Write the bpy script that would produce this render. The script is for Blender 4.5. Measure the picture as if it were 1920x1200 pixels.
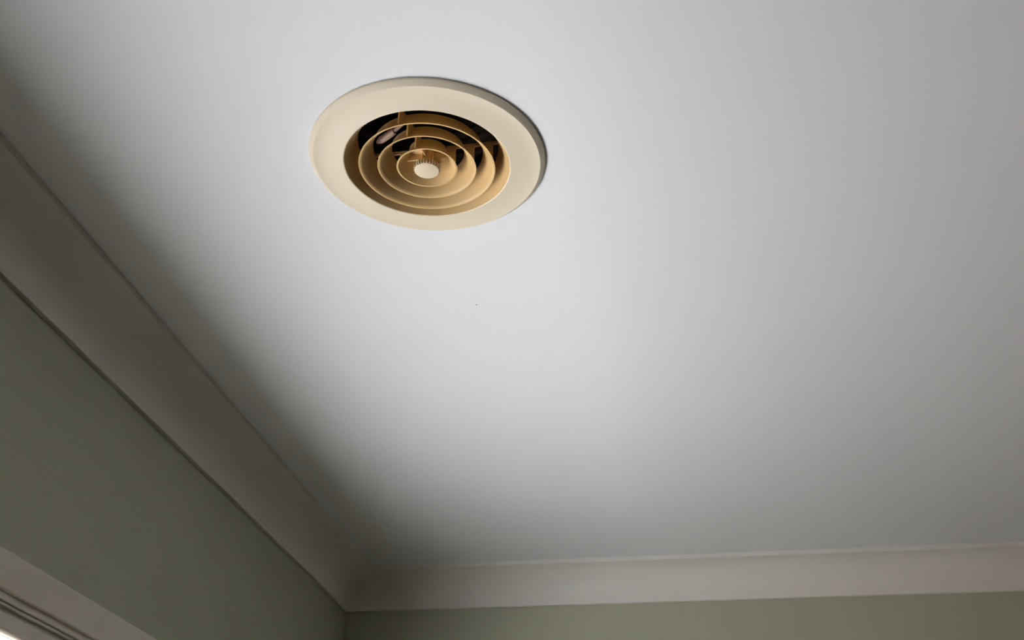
import bpy, bmesh, math
from mathutils import Matrix, Vector

# ------------------------------------------------------------------ reset
for o in list(bpy.data.objects):
    bpy.data.objects.remove(o, do_unlink=True)
scene = bpy.context.scene
C = scene.collection
PI = math.pi

# ------------------------------------------------------------------ camera
cam_data = bpy.data.cameras.new('camera')
cam = bpy.data.objects.new('camera', cam_data)
C.objects.link(cam)
F = Vector((-0.15354302, 0.84487408, 0.51245715))
R = Vector((0.98561474, 0.16801249, 0.01831348))
U = Vector((0.07062662, -0.50789723, 0.85851749))
rot = Matrix((R, U, -F)).transposed()
cam.matrix_world = Matrix.Translation((0, 0, 1.5)) @ rot.to_4x4()
cam_data.sensor_width = 36.0
cam_data.lens = 2071.66 / 1920 * 36.0
cam_data.clip_start = 0.01
scene.camera = cam

# ------------------------------------------------------------------ daylight and exposure
SKY = 0.25
SUN = 7.1
world = bpy.data.worlds.new('sky')
scene.world = world
world.use_nodes = True
wn = world.node_tree.nodes
wl = world.node_tree.links
wn.clear()
w_out = wn.new('ShaderNodeOutputWorld')
w_bg = wn.new('ShaderNodeBackground')
w_bg.inputs['Color'].default_value = (0.86, 0.90, 1.0, 1)      # thin bright cloud, even all round
w_bg.inputs['Strength'].default_value = SKY
wl.new(w_bg.outputs[0], w_out.inputs['Surface'])

sun_data = bpy.data.lights.new('sun', 'SUN')
sun_data.energy = SUN
sun_data.angle = math.radians(3)
sun_data.color = (1.0, 0.985, 0.965)
sun = bpy.data.objects.new('sun', sun_data)
C.objects.link(sun)
# comes over the roof, almost along the window wall: lights the added pale ground outside, never enters the room
sun.rotation_euler = Vector((-0.06, -0.60, -0.80)).to_track_quat('-Z', 'Y').to_euler()
sun.location = (0, 3, 8)

vs = scene.view_settings
vs.view_transform = 'Standard'
vs.look = 'None'
vs.gamma = 1.0
vs.use_curve_mapping = False
vs.exposure = 3.61


# ------------------------------------------------------------------ materials
def mat(name, col, rough=0.6, spec=0.5, noise=None, bump=None, sss=0.0, metal=0.0):
    m = bpy.data.materials.new(name)
    m.use_nodes = True
    nt = m.node_tree
    b = nt.nodes['Principled BSDF']
    b.inputs['Base Color'].default_value = (*col, 1)
    b.inputs['Roughness'].default_value = rough
    b.inputs['Specular IOR Level'].default_value = spec
    b.inputs['Metallic'].default_value = metal
    if sss:
        b.inputs['Subsurface Weight'].default_value = sss
        b.inputs['Subsurface Radius'].default_value = (0.012, 0.007, 0.003)
        b.inputs['Subsurface Scale'].default_value = 0.3
    tc = nt.nodes.new('ShaderNodeTexCoord')
    if noise:
        sc, amt = noise
        n = nt.nodes.new('ShaderNodeTexNoise')
        n.inputs['Scale'].default_value = sc
        n.inputs['Detail'].default_value = 4
        nt.links.new(tc.outputs['Object'], n.inputs['Vector'])
        mx = nt.nodes.new('ShaderNodeMix')
        mx.data_type = 'RGBA'
        mx.inputs[6].default_value = (*[c * (1 - amt) for c in col], 1)
        mx.inputs[7].default_value = (*[min(1, c * (1 + amt)) for c in col], 1)
        nt.links.new(n.outputs['Fac'], mx.inputs[0])
        nt.links.new(mx.outputs[2], b.inputs['Base Color'])
    if bump:
        sc, st, dist = bump
        n = nt.nodes.new('ShaderNodeTexNoise')
        n.inputs['Scale'].default_value = sc
        n.inputs['Detail'].default_value = 3
        nt.links.new(tc.outputs['Object'], n.inputs['Vector'])
        bp = nt.nodes.new('ShaderNodeBump')
        bp.inputs['Strength'].default_value = st
        bp.inputs['Distance'].default_value = dist
        nt.links.new(n.outputs['Fac'], bp.inputs['Height'])
        nt.links.new(bp.outputs[0], b.inputs['Normal'])
    return m


M = {
    'ceiling': mat('ceiling_paint', (0.80, 0.81, 0.82), 0.85, 0.2, (1.6, 0.012), (160, 0.05, 0.0006)),
    'cornice': mat('cornice_paint', (0.77, 0.74, 0.69), 0.6, 0.3, (3, 0.015)),
    'wall': mat('sage_wall_paint', (0.46, 0.46, 0.35), 0.7, 0.25, (2, 0.02), (220, 0.06, 0.0005)),
    'trim': mat('window_gloss_paint', (0.83, 0.77, 0.68), 0.4, 0.4),
    'plastic': mat('cream_plastic', (0.79, 0.70, 0.54), 0.45, 0.4, (14, 0.02)),
    'core': mat('shaded_cream_plastic', (0.68, 0.46, 0.205), 0.45, 0.4, (30, 0.03)),  # flange plastic with the vent's inner shade and warm bounce put into the colour
    'knob': mat('cream_knob_plastic', (0.76, 0.64, 0.44), 0.45, 0.4),
    'blind': mat('cream_blind_enamel', (0.78, 0.73, 0.66), 0.35, 0.5),
    'duct': mat('duct_black_foil', (0.03, 0.022, 0.018), 0.6, 0.3, None, (60, 0.4, 0.004)),
    'lever': mat('pale_pink_plastic', (0.40, 0.26, 0.19), 0.5, 0.4),
    'floor': mat('oak_floor', (0.28, 0.225, 0.16), 0.5, 0.4, (3, 0.10)),
    'near_ground': mat('unseen_pale_ground', (0.522, 0.528, 0.543), 0.9, 0.2, (2, 0.06)),  # invented strip outside, bounces sun up to the ceiling
    'far_ground': mat('unseen_dark_ground', (0.15, 0.115, 0.09), 0.95, 0.2, (9, 0.25)),  # invented dark ground, dims and warms the ceiling far from the window
    'speck': mat('grey_speck', (0.25, 0.24, 0.24), 0.8),
}
g = bpy.data.materials.new('window_glass')
g.use_nodes = True
nt = g.node_tree
nt.nodes.clear()
o_ = nt.nodes.new('ShaderNodeOutputMaterial')
tr = nt.nodes.new('ShaderNodeBsdfTransparent')
tr.inputs[0].default_value = (0.96, 0.96, 0.965, 1)
gl = nt.nodes.new('ShaderNodeBsdfGlossy')
gl.inputs['Roughness'].default_value = 0.02
fr = nt.nodes.new('ShaderNodeFresnel')
fr.inputs['IOR'].default_value = 1.45
ms = nt.nodes.new('ShaderNodeMixShader')
ge = nt.nodes.new('ShaderNodeNewGeometry')
inv = nt.nodes.new('ShaderNodeMath')
inv.operation = 'SUBTRACT'
inv.inputs[0].default_value = 1.0
nt.links.new(ge.outputs['Backfacing'], inv.inputs[1])
mu = nt.nodes.new('ShaderNodeMath')
mu.operation = 'MULTIPLY'
nt.links.new(fr.outputs[0], mu.inputs[0])
nt.links.new(inv.outputs[0], mu.inputs[1])
nt.links.new(mu.outputs[0], ms.inputs[0])        # reflect on entering only, the pane does not refract
nt.links.new(tr.outputs[0], ms.inputs[1])
nt.links.new(gl.outputs[0], ms.inputs[2])
nt.links.new(ms.outputs[0], o_.inputs['Surface'])
M['glass'] = g


# ------------------------------------------------------------------ helpers
def obj(name, bm, m, parent=None, smooth=False, angle=40):
    bmesh.ops.recalc_face_normals(bm, faces=bm.faces[:])
    me = bpy.data.meshes.new(name)
    bm.to_mesh(me)
    bm.free()
    me.materials.append(M[m])
    if smooth:
        for p in me.polygons:
            p.use_smooth = True
        me.set_sharp_from_angle(angle=math.radians(angle))
    o = bpy.data.objects.new(name, me)
    C.objects.link(o)
    if parent:
        o.parent = parent
    return o


def box(bm, x0, x1, y0, y1, z0, z1, bevel=0.0):
    vs_ = [bm.verts.new((x, y, z)) for x in (x0, x1) for y in (y0, y1) for z in (z0, z1)]
    fs = []
    for f in ((0, 1, 3, 2), (4, 6, 7, 5), (0, 4, 5, 1), (2, 3, 7, 6), (0, 2, 6, 4), (1, 5, 7, 3)):
        fs.append(bm.faces.new([vs_[i] for i in f]))
    if bevel:
        es = list({e for f in fs for e in f.edges})
        bmesh.ops.bevel(bm, geom=es, offset=bevel, segments=2, affect='EDGES', profile=0.5)


def lathe(bm, prof, seg=128, closed=True, a0=0.0):
    rows = []
    for k in range(seg):
        a = a0 + 2 * PI * k / seg
        rows.append([bm.verts.new((r * math.cos(a), r * math.sin(a), z)) for r, z in prof])
    n = len(prof)
    for k in range(seg):
        A, B = rows[k], rows[(k + 1) % seg]
        for i in range(n if closed else n - 1):
            j = (i + 1) % n
            bm.faces.new((A[i], A[j], B[j], B[i]))
    return rows


def struct(o):
    o['kind'] = 'structure'
    return o


def label(o, text, cat):
    o['label'] = text
    o['category'] = cat


# ------------------------------------------------------------------ room shell
XL, XR, YF, YB, H = -0.915, 2.75, -1.9, 2.7304, 2.4      # inner faces
T = 0.25                                                  # window wall thickness
WY0, WY1, WZ0 = 0.50, 1.99, 0.90                          # window opening (lining inside)
WZ1 = 1.919
VX, VY = -0.3092, 1.0728                                  # vent centre
VH = 0.112                                                # cut-out radius in the ceiling

bm = bmesh.new()
box(bm, XL - T, XR + 0.1, YF - 0.1, YB + 0.1, -0.1, 0.0)
struct(obj('floor', bm, 'floor'))

# ceiling slab with a round cut-out for the vent
bm = bmesh.new()
N = 96
x0, x1, y0, y1 = XL - T, XR + 0.1, YF - 0.1, YB + 0.1
angs = [2 * PI * k / N for k in range(N)] + [math.atan2(y - VY, x - VX) % (2 * PI) for x in (x0, x1) for y in (y0, y1)]
angs = sorted(angs)
N = len(angs)
levels = []
for z in (H, H + 0.013):
    inner, outer = [], []
    for a in angs:
        c, s = math.cos(a), math.sin(a)
        inner.append(bm.verts.new((VX + VH * c, VY + VH * s, z)))
        tx = (((x1 - VX) if c > 0 else (x0 - VX)) / c) if abs(c) > 1e-9 else 1e9
        ty = (((y1 - VY) if s > 0 else (y0 - VY)) / s) if abs(s) > 1e-9 else 1e9
        t = min(tx, ty)
        outer.append(bm.verts.new((VX + t * c, VY + t * s, z)))
    levels.append((inner, outer))
(i0, o0), (i1, o1) = levels
for k in range(N):
    j = (k + 1) % N
    bm.faces.new((i0[k], i0[j], o0[j], o0[k]))
    bm.faces.new((i1[k], o1[k], o1[j], i1[j]))
    bm.faces.new((i0[k], i1[k], i1[j], i0[j]))
    bm.faces.new((o0[k], o0[j], o1[j], o1[k]))
ceiling = struct(obj('ceiling', bm, 'ceiling'))
# fleck on the paint below the vent
bm = bmesh.new()
bmesh.ops.create_icosphere(bm, subdivisions=2, radius=0.0013,
                           matrix=Matrix.Translation((-0.3165, 1.4305, H)) @ Matrix.Diagonal((1, 1, 0.5, 1)))
obj('paint_fleck', bm, 'speck', ceiling)

# walls
bm = bmesh.new()
e = 0.031                                                 # lining board around the opening
box(bm, XL - T, XL, YF - 0.1, YB, 0, WZ0 - e)
box(bm, XL - T, XL, YF - 0.1, YB, WZ1 + e, H)
box(bm, XL - T, XL, YF - 0.1, WY0 - e, WZ0 - e, WZ1 + e)
box(bm, XL - T, XL, WY1 + e, YB, WZ0 - e, WZ1 + e)
struct(obj('wall_left', bm, 'wall'))
bm = bmesh.new()
box(bm, XL - T, XR + 0.1, YB, YB + 0.1, 0, H)
struct(obj('wall_back', bm, 'wall'))
bm = bmesh.new()
box(bm, XR, XR + 0.1, YF - 0.1, YB, 0, H)
struct(obj('wall_right', bm, 'wall'))
bm = bmesh.new()
box(bm, XL, XR, YF - 0.1, YF, 0, H)
struct(obj('wall_front', bm, 'wall'))

# cove cornice: (distance from the wall, drop below the ceiling)
P, D = 0.0868, 0.0914
prof = [(0.0, 0.0), (P, 0.0), (P, 0.0100), (P - 0.0008, 0.0110)]
A0 = (P - 0.0040, 0.0112)
A1 = (0.0105, 0.0800)
n = 14
cen = (A0[0] + 0.010, A1[1] + 0.010)                       # concave quarter round seen from the room
for k in range(n + 1):
    t = PI / 2 * k / n
    prof.append((cen[0] - 0.010 - (A0[0] - A1[0]) * math.sin(t) * 1.0,
                 cen[1] - 0.010 - (A1[1] - A0[1]) * math.cos(t) * 1.0))
prof += [(0.0098, 0.0830), (0.0090, D - 0.001), (0.0080, D), (0.0, D)]


def cornice(name, p0, p1, inward):
    """mitred length of cove along p0 -> p1; inward = unit vector into the room"""
    bm = bmesh.new()
    d = (Vector(p1) - Vector(p0)).normalized()
    ends = []
    for p, sgn in ((p0, 1), (p1, -1)):
        ends.append([bm.verts.new((p[0] + inward[0] * u + d.x * sgn * u, p[1] + inward[1] * u + d.y * sgn * u, H - v))
                     for u, v in prof])
    m = len(prof)
    for i in range(m):
        j = (i + 1) % m
        bm.faces.new((ends[0][i], ends[0][j], ends[1][j], ends[1][i]))
    bm.faces.new(ends[0])
    bm.faces.new(ends[1][::-1])
    return struct(obj(name, bm, 'cornice', None, True, 28))


cornice('trim_1', (XL, YF), (XL, YB), (1, 0))
cornice('trim_2', (XL, YB), (XR, YB), (0, -1))
cornice('trim_3', (XR, YB), (XR, YF), (-1, 0))
cornice('trim_4', (XR, YF), (XL, YF), (0, 1))

# unseen ground outside: pale strip and dark bed added to shape the ceiling light
bm = bmesh.new()
box(bm, XL - T - 14, XL - T + 8, -12, 16, -0.45, -0.34)
struct(obj('ground', bm, 'far_ground'))
bm = bmesh.new()
box(bm, XL - T - 2.75, XL - T, -12, 16, -0.34, -0.30)
struct(obj('pale_ground_strip', bm, 'near_ground'))

# ------------------------------------------------------------------ window in the left wall
win = bpy.data.objects.new('window_1', None)
C.objects.link(win)
win['kind'] = 'structure'
AW, AT = 0.048, 0.018                                     # architrave width and thickness
q = 0.0055                                                # set back from the lining edge


def part(name, m, bx, bev=0.0):
    bm = bmesh.new()
    box(bm, *bx, bev)
    return obj(name, bm, m, win)




def architrave(p0, p1, out):
    """tapered moulding: thin at the opening, thick at the outer edge, mitred; out = direction away from the opening (y, z)"""
    bm = bmesh.new()
    sec = [(0.0, 0.0), (0.0065, 0.0), (0.0080, 0.0012), (AT - 0.001, AW - 0.001), (AT - 0.002, AW), (0.0, AW)]
    d = (Vector(p1) - Vector(p0)).normalized()
    ends = []
    for p, sg in ((p0, -1), (p1, 1)):
        ends.append([bm.verts.new((XL + t, p[0] + out[0] * w + d.x * sg * w, p[1] + out[1] * w + d.y * sg * w)) for t, w in sec])
    for i in range(len(sec)):
        j = (i + 1) % len(sec)
        bm.faces.new((ends[0][i], ends[0][j], ends[1][j], ends[1][i]))
    bm.faces.new(ends[0])
    bm.faces.new(ends[1][::-1])
    return obj('architrave', bm, 'trim', win)


q = 0.0108
ya, yb, za, zb_ = WY0 - q, WY1 + q, WZ0 - 0.02, WZ1 + q
AW = 0.0430
architrave((ya, zb_), (yb, zb_), (0, 1))
architrave((ya, za), (ya, zb_), (-1, 0))
architrave((yb, za), (yb, zb_), (1, 0))
part('window_sill', 'trim', (XL - T - 0.03, XL + 0.045, WY0 - 0.07, WY1 + 0.07, WZ0 - 0.024, WZ0 + 0.002), 0.003)
XO = XL - 0.012                                           # head board stops short, recess for the blind, then the sash
part('head_lining', 'trim', (XO, XL + 0.001, WY0, WY1, WZ1, WZ1 + 0.019), 0.0012)
part('head_lining', 'trim', (XL - T, XO, WY0, WY1, WZ1 + 0.019, WZ1 + e), 0.0)
part('side_lining', 'trim', (XL - T, XL + 0.001, WY0 - e, WY0, WZ0, WZ1 + e), 0.0012)
part('side_lining', 'trim', (XL - T, XL + 0.001, WY1, WY1 + e, WZ0, WZ1 + e), 0.0012)
XS0, XS1 = XL - 0.135, XL - 0.095                         # sash depth
part('sash_head', 'trim', (XS0, XS1, WY0, WY1, WZ1 + 0.009, WZ1 + 0.019), 0.0010)
part('sash_stile', 'trim', (XS0, XS1, WY0, WY0 + 0.04, WZ0 + 0.002, WZ1 + 0.009), 0.002)
part('sash_stile', 'trim', (XS0, XS1, WY1 - 0.04, WY1, WZ0 + 0.002, WZ1 + 0.009), 0.002)
part('sash_rail', 'trim', (XS0, XS1, WY0, WY1, WZ0 + 0.002, WZ0 + 0.05), 0.002)
part('glass_pane', 'glass', (XS0 + 0.010, XS0 + 0.014, WY0 + 0.03, WY1 - 0.03, WZ0 + 0.04, WZ1 + 0.012))

# raised venetian blind tucked under the window head
BX, BZ = XL - 0.0170, WZ1 - 0.0313                         # centre line, underside of the head rail
blind = bpy.data.objects.new('venetian_blind', None)
C.objects.link(blind)
blind.location = (BX, (WY0 + WY1) / 2, BZ)
label(blind, 'raised cream venetian blind tucked under the head of the window', 'blind')
BL = (WY1 - WY0) / 2 - 0.006
bm = bmesh.new()
box(bm, -0.0150, 0.0085, -BL, BL, 0.0005, 0.0310, 0.0010)
obj('head_rail', bm, 'blind', blind)
for z0, z1 in ((0.0, 0.0185), (0.0262, 0.0308)):
    bm = bmesh.new()
    box(bm, 0.0085, 0.0150, -BL, BL, z0, z1, 0.0012)
    obj('valance_strip', bm, 'blind', blind)
slat_mesh = None
for k in range(3):
    z = -0.0050 - 0.0085 * k
    if slat_mesh is None:
        bm = bmesh.new()
        rows = []
        for i in range(7):
            u = -0.008 + 0.016 * i / 6
            zz = -u * math.tan(math.radians(15)) + 0.0009 * (1 - (u / 0.008) ** 2)
            rows.append([bm.verts.new((u, yy, zz + dz)) for yy in (-BL, BL) for dz in (0.0, 0.0006)])
        for A, B in zip(rows, rows[1:]):
            for i, j in ((0, 2), (3, 1), (1, 0), (2, 3)):
                bm.faces.new((A[i], A[j], B[j], B[i]))
        for A in (rows[0], rows[-1]):
            bm.faces.new((A[0], A[1], A[3], A[2]))
        o = obj('slat', bm, 'blind', blind, True, 40)
        slat_mesh = o.data
    else:
        o = bpy.data.objects.new('slat', slat_mesh)
        C.objects.link(o)
        o.parent = blind
    o.location.z = z
bm = bmesh.new()
box(bm, -0.010, 0.010, -BL, BL, -0.041, -0.030, 0.002)
obj('bottom_rail', bm, 'blind', blind)
for yy in (-BL + 0.15, 0.0, BL - 0.15):
    bm = bmesh.new()
    for xx in (-0.0092, 0.0092):
        box(bm, xx - 0.0005, xx + 0.0005, yy - 0.0005, yy + 0.0005, -0.036, 0.002)
    obj('ladder_cord', bm, 'blind', blind)

# ------------------------------------------------------------------ ceiling vent
vent = bpy.data.objects.new('ceiling_vent', None)
C.objects.link(vent)
vent.location = (VX, VY, H)
label(vent, 'round cream plastic air vent with concentric rings set in the white ceiling', 'vent')


def bell(r_bot, z_bot, r_top, z_top, n=10, power=1.7):
    """curve from the flared mouth up to the narrow top"""
    return [(r_top + (r_bot - r_top) * (1 - k / n) ** power, z_bot + (z_top - z_bot) * k / n) for k in range(n + 1)]


# flange with a rolled outer edge
bm = bmesh.new()
fl = [(0.1500, -0.0002), (0.1506, -0.0014), (0.1504, -0.0034), (0.1494, -0.0046), (0.1450, -0.0084), (0.1444, -0.0088),
      (0.1436, -0.0089), (0.1422, -0.0086), (0.1300, -0.0094), (0.1150, -0.0110), (0.1078, -0.0121), (0.1066, -0.0122), (0.1056, -0.0115),
      (0.1054, -0.0080), (0.1090, -0.0060), (0.1440, -0.0030), (0.1485, -0.0002)]
lathe(bm, fl, 160)
flange = obj('flange', bm, 'plastic', vent, True, 24)

# flared throat inside the flange
bm = bmesh.new()
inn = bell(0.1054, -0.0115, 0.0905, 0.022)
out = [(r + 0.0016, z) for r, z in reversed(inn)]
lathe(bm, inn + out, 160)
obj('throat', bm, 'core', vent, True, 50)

# concentric flared rings
ring_spec = [(0.0856, 0.0710), (0.0615, 0.0470), (0.0373, 0.0235)]
Z0, Z1 = -0.0145, 0.0135
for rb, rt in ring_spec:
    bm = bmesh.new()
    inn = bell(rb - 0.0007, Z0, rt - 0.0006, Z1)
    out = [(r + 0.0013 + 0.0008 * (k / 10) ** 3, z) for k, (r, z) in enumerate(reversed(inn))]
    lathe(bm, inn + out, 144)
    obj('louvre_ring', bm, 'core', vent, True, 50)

# cross of radial fins: full height near each ring, thin bridge on top to the next


def cone_r(i, z):
    rb_, rt_ = ring_spec[i]
    k = min(1.0, max(0.0, (z - Z0) / (Z1 - Z0)))
    return rt_ + (rb_ - rt_) * (1 - k) ** 1.7


for q4 in range(4):
    ang = (math.radians(-101), math.radians(-1), math.radians(79), math.radians(179))[q4]
    for i in range(4):
        zt, zb, zc = 0.0170, -0.0100, 0.0125
        if i == 0:                                        # boss to the smallest ring
            pts = [(0.008, 0.000), (cone_r(2, 0.000) - 0.0002, 0.000), (cone_r(2, 0.0095) - 0.0002, 0.0095), (0.008, 0.0080)]
        else:
            j = 3 - i                                     # ring on the inside of this gap
            lip = ring_spec[j][0]
            nxt = cone_r(j - 1, zc) if j > 0 else 0.0915
            pts = [(cone_r(j, z) + 0.0010, z) for z in (zt, 0.0135, 0.008, 0.003, -0.001, -0.005, zb)]
            pts += [(lip - 0.0004, zb + 0.001), (lip - 0.0004, zc), (nxt + 0.0002, zc), (nxt + 0.0002, zt)]
        bm = bmesh.new()
        h = 0.0011
        A = [bm.verts.new((r, -h, z)) for r, z in pts]
        B = [bm.verts.new((r, h, z)) for r, z in pts]
        bm.faces.new(A)
        bm.faces.new(B[::-1])
        for k in range(len(pts)):
            j = (k + 1) % len(pts)
            bm.faces.new((A[k], A[j], B[j], B[k]))
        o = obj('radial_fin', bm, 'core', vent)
        o.rotation_euler.z = ang

# adjusting knob in the middle
bm = bmesh.new()
lathe(bm, [(0.0004, -0.0195), (0.0143, -0.0195), (0.0154, -0.0191), (0.0156, -0.0183), (0.0146, -0.0176),
           (0.0120, -0.0165), (0.0115, -0.0120), (0.0004, -0.0120)], 96)
knob = obj('adjusting_knob', bm, 'knob', vent, True, 35)
bm = bmesh.new()
NT = 28
for k in range(NT):
    a = 2 * PI * k / NT
    ca, sa = math.cos(a), math.sin(a)
    vv = []
    for r, w in ((0.0112, 0.0007), (0.0172, 0.0006)):
        for t in (-w, w):
            for z in (-0.0186 + (r - 0.0112) * 0.15, -0.0120):
                vv.append(bm.verts.new((r * ca - t * sa, r * sa + t * ca, z)))
    for f in ((0, 1, 3, 2), (4, 6, 7, 5), (0, 4, 5, 1), (2, 3, 7, 6), (0, 2, 6, 4), (1, 5, 7, 3)):
        bm.faces.new([vv[i] for i in f])
obj('knurled_edge', bm, 'knob', knob)

# ribbed spindle and the boss that carries it
bm = bmesh.new()
lathe(bm, [(0.0005, -0.0125), (0.0050, -0.0125), (0.0060, 0.002), (0.0100, 0.008), (0.0232, 0.0105), (0.0232, 0.0125), (0.0005, 0.0125)], 48)
spindle = obj('spindle_boss', bm, 'core', vent, True, 40)
for k in range(8):
    a = 2 * PI * (k + 0.3) / 8
    bm = bmesh.new()
    box(bm, 0.004, 0.0105, -0.0008, 0.0008, -0.0122, 0.0095)
    o = obj('rib', bm, 'core', spindle)
    o.rotation_euler.z = a

# duct spigot above
bm = bmesh.new()
inn = [(0.0925, 0.022), (0.0925, 0.060)]
for k in range(9):
    inn += [(0.0925, 0.060 + k * 0.02), (0.0965, 0.070 + k * 0.02)]
inn += [(0.0925, 0.25), (0.0005, 0.25), (0.0005, 0.253)]
out = [(0.099, 0.253), (0.099, 0.022)]
lathe(bm, inn + out, 96)
obj('duct_spigot', bm, 'duct', vent, True, 30)


# pale damper arm lying across the duct, seen between the rings
def rod(pts, radii, seg=14):
    bm = bmesh.new()
    rows = []
    for i, p in enumerate(pts):
        p = Vector(p)
        a = Vector(pts[max(i - 1, 0)])
        b = Vector(pts[min(i + 1, len(pts) - 1)])
        t = (b - a).normalized()
        s = t.cross(Vector((0, 0, 1))).normalized()
        u = s.cross(t)
        rows.append([bm.verts.new(p + (s * math.cos(2 * PI * k / seg) + u * math.sin(2 * PI * k / seg)) * radii[i]) for k in range(seg)])
    for A, B in zip(rows, rows[1:]):
        for k in range(seg):
            bm.faces.new((A[k], A[(k + 1) % seg], B[(k + 1) % seg], B[k]))
    bm.faces.new(rows[0])
    bm.faces.new(rows[-1][::-1])
    return bm


obj('damper_arm', rod([(-0.064, -0.016, 0.022), (-0.058, -0.020, 0.022), (-0.044, -0.029, 0.023), (-0.037, -0.033, 0.024),
                       (-0.0365, -0.0335, 0.024), (-0.020, -0.044, 0.028)],
                      [0.0020, 0.0050, 0.0052, 0.0046, 0.0028, 0.0026]), 'lever', vent, True, 50)
